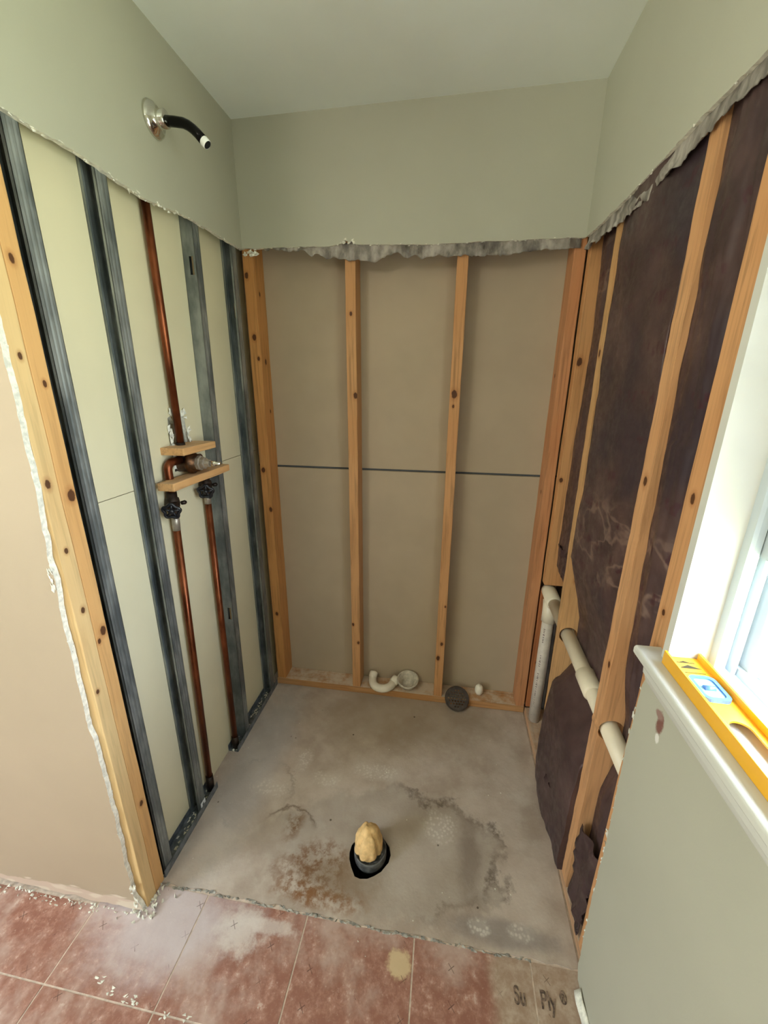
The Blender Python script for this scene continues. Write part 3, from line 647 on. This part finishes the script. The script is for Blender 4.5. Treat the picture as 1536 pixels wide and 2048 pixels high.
b.build('insulation_batt', m_kraft, label='wide dark brown insulation batt with crumpled facing and loose foot behind the long pipe', cat='insulation', group=g_in)
b = batt('creased', -.8685, -.7385, .0375, 1.975, d3, 0, .003, seed=9, nu=30)
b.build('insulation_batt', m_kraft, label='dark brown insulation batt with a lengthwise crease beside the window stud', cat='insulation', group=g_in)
# loose flaps of facing at the foot and above the tee
def flap(label, pts, amp, th=(.0012, 0, 0), nu=14, nv=14, mat=None):
    a, b_, c, d = [Vector(p) for p in pts]
    def P(u, w):
        p = a.lerp(b_, u).lerp(d.lerp(c, u), w)
        return p + Vector((amp * noise.noise(p * 38), amp * .5 * noise.noise(p * 31 + Vector((4, 0, 0))), amp * .5 * noise.noise(p * 27)))
    return MB().sheet(P, nu, nv, th).build('kraft_flap', mat or m_kraft, label=label, cat='paper', group='loose kraft paper flaps')
flap('torn kraft paper flap hanging below the narrow corner batt', [(W + .020, -.27, .77), (W + .034, -.07, .84), (W + .030, -.05, .90), (W + .020, -.27, .93)], .020)
flap('crumpled kraft paper flap at the foot of the wide batt', [(W - .004, -.672, .050), (W - .026, -.52, .040), (W - .024, -.50, .20), (W - .010, -.676, .22)], .016)
flap('ragged kraft paper flap bunched at the foot of the creased batt', [(W - .004, -.862, .045), (W + .004, -.750, .055), (W + .004, -.748, .32), (W + .012, -.862, .34)], .014)

# torn plastic sheeting under the upper drywall
tb = [(.10, 1.978), (.234, 1.969), (.348, 1.942), (.40, 1.938), (.52, 1.926), (.555, 1.934), (.565, 1.95), (.60, 1.950), (.63, 1.937), (.70, 1.936), (.85, 1.934), (.959, 1.931), (1.107, 1.944), (1.22, 1.944)]
b = MB().sheet(lambda u, w: (lambda x: (x, -.0045 - .014 * max(0, w - .35) / .65 * abs(noise.noise(Vector((x * 22, w * 1.2, 2)))) - .004 * w, (1.992 - (1.992 - lerp(tb, x)) * w) + (.011 * noise.noise(Vector((x * 34, 5, w * 2))) * w + .005 * noise.noise(Vector((x * 110, 3, w))) * w)))(.10 + 1.12 * u), 150, 10, (0, .0012, 0))
b.build('torn_plastic', m_poly, label='dusty torn strip of plastic sheeting under the painted back wall', cat='plastic sheet', group='torn plastic strips')
tr = [(-.01, 1.935), (-.19, 1.926), (-.439, 1.912), (-.549, 1.925), (-.60, 1.915), (-.688, 1.928), (-.763, 1.935), (-.92, 1.93)]
b = MB().sheet(lambda u, w: (lambda y: (W - .004 - .024 * max(0, w - .42) / .58 * abs(noise.noise(Vector((y * 16, w * 2.2, 7)))) - .006 * max(0, w - .3) * (1 + noise.noise(Vector((y * 9, 1, 1)))), y, (1.985 - (1.985 - lerp(tr, y)) * w) + .011 * noise.noise(Vector((y * 26, 5, w * 2))) * w + .006 * noise.noise(Vector((y * 95, 2, w))) * w))(-.012 - .93 * u), 150, 12, (.0012, 0, 0))
b.build('torn_plastic', m_poly, label='crumpled grey strip of plastic sheeting hanging above the insulation batts', cat='plastic sheet', group='torn plastic strips')

# ------------------------------------------------------------------ white drain pipes
t = thing('drain_pipe', (PX, -.06, .655), 'long cream plastic drain pipe passing through two drilled studs', 'pipe')
zl = lambda y: .655 + .030 * (y + .28)
MB().tube([(PX, -.10, zl(-.10)), (PX, -.97, zl(-.97))], .0238, 24).build('tube', m_pvc, t)
MB().tube([(PX, -.515, zl(-.515)), (PX, -.520, zl(-.52)), (PX, -.600, zl(-.60)), (PX, -.605, zl(-.605))], [.0245, .0295, .0295, .0245], 24).build('coupling', m_pvc, t)
tt = thing('pipe_tee', (PX, -.066, .55), 'cream plastic tee fitting at the end of the long drain pipe', 'fitting')
MB().tube([(PX, -.115, zl(-.115)), (PX, -.112, zl(-.11)), (PX, -.02, zl(-.02) + .004), (PX - .004, .0, zl(0) + .008)], [.0245, .0300, .0300, .0255], 24).build('run', m_pvc, tt)
MB().tube([(PX, -.04, .640), (PX, -.058, .622), (PX, -.068, .600), (PX, -.069, .555)], [.026, .0285, .0300, .0300], 24).build('branch', m_pvc, tt)
tv = thing('drain_pipe', (PX - .002, -.070, .0375), 'upright cream plastic pipe with faded print standing in the corner bay', 'pipe')
MB().tube([(PX - .002, -.069, .600), (PX - .002, -.072, .0375)], .0236, 24).build('tube', m_pvcd, tv)
b = MB()
zz = .53
for i in range(46):
    zz -= random.uniform(.006, .013)
    if zz < .07: break
    if .40 < zz < .455 or .30 < zz < .33: continue
    hh = random.uniform(.002, .0045); ww = random.uniform(.0015, .004); a0 = math.radians(-128)
    p = Vector((PX - .002 + .0238 * math.cos(a0), -.0705 + .0238 * math.sin(a0), zz)); tg = Vector((-math.sin(a0), math.cos(a0), 0)) * ww; nn = Vector((math.cos(a0), math.sin(a0), 0)) * .0004
    q = [p - tg - nn, p + tg - nn, p + tg + nn, p - tg + nn]; b.hexa(q + [k + Vector((0, 0, hh)) for k in q])
b.build('faded_print', m_ink, tv, kind='stuff')

# ------------------------------------------------------------------ window, stool, level
XF = 1.300
w1 = thing('window_1', (1.34, -1.45, 1.02), None, None, kind='structure')
MB().box(W - T + .0002, XF, -.9548, -.937, 1.020, 1.985).build('jamb', m_white, w1)
MB().box(W - T + .0002, XF, -1.968, -1.9505, 1.020, 1.985).build('jamb', m_white, w1)
MB().box(W - T + .0002, XF, -1.9500, -.9553, 1.967, 1.985).build('head_jamb', m_white, w1)
prof = [(XF, -.935), (XF, -.972), (1.306, -.974), (1.316, -.974), (1.317, -.962), (1.326, -.962), (1.327, -.974), (1.335, -.974), (1.336, -.960), (1.347, -.960), (1.348, -.982), (1.362, -.984), (1.364, -.962), (1.374, -.962), (1.375, -.978), (1.385, -.978), (1.386, -.935)]
MB().prism(prof, [], 2, 1.018, 1.985).build('window_frame', m_vinyl, w1)
MB().prism([(x, -2.905 - y) for x, y in prof], [], 2, 1.018, 1.985).build('window_frame', m_vinyl, w1)
MB().prism([(XF, 1.000), (XF, 1.030), (1.318, 1.032), (1.320, 1.022), (1.336, 1.022), (1.338, 1.034), (1.350, 1.034), (1.352, 1.020), (1.392, 1.014), (1.392, .992)], [], 1, -1.962, -.942).build('window_frame', m_vinyl, w1)
MB().box(XF, 1.386, -1.96, -.945, 1.952, 1.984).build('window_frame', m_vinyl, w1)
def glass_mat():
    n = NT('window_glass'); tr_ = n.n('ShaderNodeBsdfTransparent'); gl = n.n('ShaderNodeBsdfGlossy'); gl.inputs['Roughness'].default_value = .02
    fr = n.n('ShaderNodeFresnel'); fr.inputs[0].default_value = 1.45; mx_ = n.n('ShaderNodeMixShader')
    n.t.links.new(fr.outputs[0], mx_.inputs[0]); n.t.links.new(tr_.outputs[0], mx_.inputs[1]); n.t.links.new(gl.outputs[0], mx_.inputs[2]); n.t.links.new(mx_.outputs[0], n.out.inputs[0]); return n.m
m_glass = glass_mat()
def sash(x0, x1, z0, z1):
    y0, y1 = -1.935, -.970
    f = MB().prism([(y0, z0), (y1, z0), (y1, z1), (y0, z1)], [[(y0 + .045, z0 + .05), (y1 - .045, z0 + .05), (y1 - .045, z1 - .04), (y0 + .045, z1 - .04)]], 0, x0, x1)
    f.build('sash', m_vinyl, w1)
    MB().box((x0 + x1) / 2 - .002, (x0 + x1) / 2 + .002, y0 + .04, y1 - .04, z0 + .045, z1 - .035).build('glass', m_glass, w1)
sash(1.3185, 1.3345, 1.245, 1.71); sash(1.3500, 1.3618, 1.50, 1.950)
st = thing('window_sill', (1.25, -1.45, .955), None, None, kind='structure')
nose = [(XF + .004, 1.0035), (XF + .004, 1.0212)] + [(1.2035 + .006 * math.cos(a), 1.0152 + .006 * math.sin(a)) for a in [math.pi / 2 + math.pi / 2 * k / 6 for k in range(7)]] + [(1.1975, 1.007), (1.1995, 1.0035)]
MB().prism(nose, [], 1, -2.03, -.908).build('stool', m_white, st)
MB().prism([(W - T - .0005, .955), (W - T - .0005, 1.003), (1.2085, 1.003), (1.2085, .993), (1.2115, .988), (1.2125, .976), (1.2165, .970), (1.219, .962), (1.222, .955)], [], 1, -2.01, -.928).build('apron', m_white, st)
for o, lb in ((w1, None), (st, None)): pass

lv = thing('spirit_level', (1.252, -1.26, 1.0215), 'yellow aluminium spirit level lying flat on the white window stool', 'level')
LX0, LX1, LY0, LY1, LZ0, LZ1 = 1.224, 1.2845, -1.563, -.9570, 1.0215, 1.0475
LW0, LW1 = 1.0325, 1.0355
MB().bbox(LX0, LX0 + .0045, LY0, LY1, LZ0, LZ1, .0006).build('rail', m_yellow, lv)
MB().bbox(LX1 - .0045, LX1, LY0, LY1, LZ0, LZ1, .0006).build('rail', m_yellow, lv)
slot = arc((1.2545, -1.120, 0), (-1, 0, 0), (0, 1, 0), .0145, 0, math.pi, 12)
slot = [(p.x, p.y) for p in slot] + [(p.x, -2.40 - p.y - 0.04) for p in reversed(slot)]
vw = [(1.240, -1.012), (1.277, -1.012), (1.277, -1.062), (1.240, -1.062)]
MB().prism([(LX0 + .0045, LY0), (LX1 - .0045, LY0), (LX1 - .0045, LY1), (LX0 + .0045, LY1)], [slot], 2, LW0, LW1).build('web', m_yellow, lv)
def rrect(x0, x1, y0, y1, r, n=5):
    o = []
    for cx_, cy_, a in ((x1 - r, y1 - r, 0), (x0 + r, y1 - r, 90), (x0 + r, y0 + r, 180), (x1 - r, y0 + r, 270)):
        o += [(cx_ + r * math.cos(math.radians(a + 90 * k / n)), cy_ + r * math.sin(math.radians(a + 90 * k / n))) for k in range(n + 1)]
    return o
vb = MB().prism(rrect(1.2335, 1.2745, -1.070, -1.012, .011), [rrect(1.239, 1.269, -1.064, -1.018, .008)], 2, LW1 - .001, LW1 + .0055).build('vial_frame', m_blue, lv, label='blue vial frame')
MB().prism(rrect(1.2388, 1.2692, -1.0642, -1.0178, .008), [], 2, LW1 - .001, LW1 + .003).build('vial_block', m_vial, vb)
MB().tube([(1.246, -1.041, LW1 + .003), (1.262, -1.041, LW1 + .003)], .005, 12).build('bubble_vial', m_blue, vb)
pr = MB()
zt = LW1 + .0001
def tri(pts): pr.prism(pts, [], 2, zt, zt + .0003)
tri([(1.238, -.9715), (1.268, -.9715), (1.268, -.9730), (1.238, -.9730)]); tri([(1.244, -.9715), (1.252, -.9675), (1.260, -.9715)])
tri([(1.236, -.988), (1.272, -.988), (1.254, -.9785)])
for i in range(22):
    x = 1.237 + i * .0016; tri([(x, -1.0005), (x + .0011, -1.0005), (x + .0011, -1.0005 + random.uniform(.0010, .0020)), (x, -.9990)])
pr.build('print', m_black, lv)

# ------------------------------------------------------------------ floor drain stub, loose plumbing pieces on the plate
dp = thing('drain_stub', (.632, -.735, -.12), 'grey drain pipe stub stuffed with tan foam in the concrete hole', 'pipe')
MB().lathe([(.036, -.16), (.040, -.16), (.040, -.014), (.053, -.009), (.0540, .0), (.0540, .024), (.0530, .027), (.0495, .028), (.048, .022), (.036, .0), (.036, -.16)], (.632, -.722, .004), (.0, -.04, 1), 36).build('tube', m_iron, dp)
fb = bmesh.new(); bmesh.ops.create_icosphere(fb, subdivisions=4, radius=1)
for q in fb.verts:
    c0 = q.co.copy(); a = math.atan2(c0.y, c0.x); el2 = math.asin(max(-1, min(1, c0.z)))
    d_ = noise.fractal(c0 * 2.2, 1., 2., 3) * .10
    crease = 0
    for ca in (-2.3, -.55, 1.65):
        dd = abs((a - ca + math.pi) % (2 * math.pi) - math.pi); crease += math.exp(-(dd / .09) ** 2) * (max(0, math.cos(el2)) * (.5 + .5 * math.sin(el2))) * .42
    r = 1 + d_ - crease
    q.co = Vector((c0.x * .0455 * r - .003, c0.y * .0455 * r, c0.z * (.080 if c0.z > 0 else .03) * r + (.010 * max(0, c0.y) if c0.z > 0 else 0)))
fb.verts.index_update()
mb = MB(); mb.add([q.co + Vector((.629, -.722, .040)) for q in fb.verts], [tuple(v_.index for v_ in f.verts) for f in fb.faces], 0, True); fb.free()
mb.build('foam_plug', m_foam, dp, label='lumpy tan foam plug')
db = MB().lathe([(.001, .0), (.047, .0)], (.632, -.722, .021), (0, -.04, 1), 24)
for i in range(60):
    a = random.uniform(0, 6.28); r = random.uniform(.036, .047); db.shard((.632 + r * math.cos(a), -.722 + r * math.sin(a), .024), (.004, .004, .003))
db.build('debris', m_iron, dp, kind='stuff')
MB().lathe([(.001, 0), (.11, 0)], (.632, -.735, -.139), (0, 0, 1), 24).build('soil', m_soil, fl, kind='stuff')
MB().prism([(1.6 * (p[0] - .632) + .632, 1.6 * (p[1] + .735) - .735) for p in hole], [hole], 2, -.1395, -.0046).build('hole_rim', m_soil, fl) if 0 else None

t = thing('trap_bend', (.558, .02, .0385), 'white plastic U-shaped trap bend lying on the back bottom plate', 'pipe fitting')
ar = [(.501, .070, .078), (.498, .050, .066)] + [tuple(p) for p in arc((.553, .034, .0595), (-1, 0, 0), (0, -1, 0), .051, .1, math.pi - .35, 14)] + [(.606, .030, .062), (.620, .050, .072)]
MB().tube(ar, .0195, 18).build('bend', m_trap, t)
MB().tube([ar[-2], ar[-1], (.623, .055, .0745)], [.0225, .0225, .020], 18).build('collar', m_trap, t)
MB().tube([ar[1], ar[0], (.5015, .073, .080)], [.021, .021, .018], 18).build('collar', m_trap, t)
t = thing('drain_cup', (.680, .044, .0385), 'chalky white flared drain fitting sitting on the plate beside the trap bend', 'pipe fitting')
ax = (0, -.22, 1)
MB().lathe([(.001, .0), (.030, .0), (.033, .004), (.034, .016), (.038, .024), (.048, .032), (.052, .038), (.0535, .046), (.051, .048), (.0455, .045), (.041, .036), (.031, .028), (.028, .018), (.026, .010), (.001, .010)], (.680, .044, .0445), ax, 32).build('bowl', m_cup, t)
MB().tube([Vector((.680, .044, .0445)) + Vector(ax).normalized() * .046 + (Vector((1, 0, 0)) * math.cos(a) + Vector((0, .976, .215)) * math.sin(a)) * .0505 for a in [2 * math.pi * k / 32 for k in range(34)]], .0045, 8, cap=False).build('rim', m_cup, t)
t = thing('drain_grate', (.926, -.004, .001), 'dark round drain grate leaning on the front edge of the back bottom plate', 'grate')
al = math.radians(36); gu = Vector((1, 0, 0)); gv = Vector((0, math.cos(al), math.sin(al))); gn = Vector((0, -math.sin(al), math.cos(al))); gc = Vector((.926, -.0035, .0405))
b = MB(); n = 40
def gp(x, y, h): return gc + gu * x + gv * y + gn * h
outer = [(.0575 * math.cos(2 * math.pi * k / n), .0575 * math.sin(2 * math.pi * k / n)) for k in range(n)]
holes = []
for i in range(-3, 4):
    for j in range(-3, 4):
        x, y = (i + (.5 if j % 2 else 0)) * .0135, j * .0125
        if math.hypot(x, y) < .042: holes.append([(x + .0045 * math.cos(2 * math.pi * k / 7), y + .0042 * math.sin(2 * math.pi * k / 7)) for k in range(7)])
b.prism(outer, holes, 2, -.002, .002); b.v = [gp(*q) for q in b.v]; b.build('plate', m_grate, t)
MB().tube([gp(.0555 * math.cos(2 * math.pi * k / n), .0555 * math.sin(2 * math.pi * k / n), .0015) for k in range(n + 2)], .0032, 8, cap=False).build('rim', m_grate, t)
MB().lathe([(.001, 0), (.014, .002), (.019, .012), (.0205, .024), (.0195, .036), (.015, .046), (.010, .052), (.001, .054)], (1.034, .050, .0385), (0, 0, 1), 24).build('white_cap', m_trap, label='small white egg-shaped plastic cap standing on the plate', cat='pipe cap')
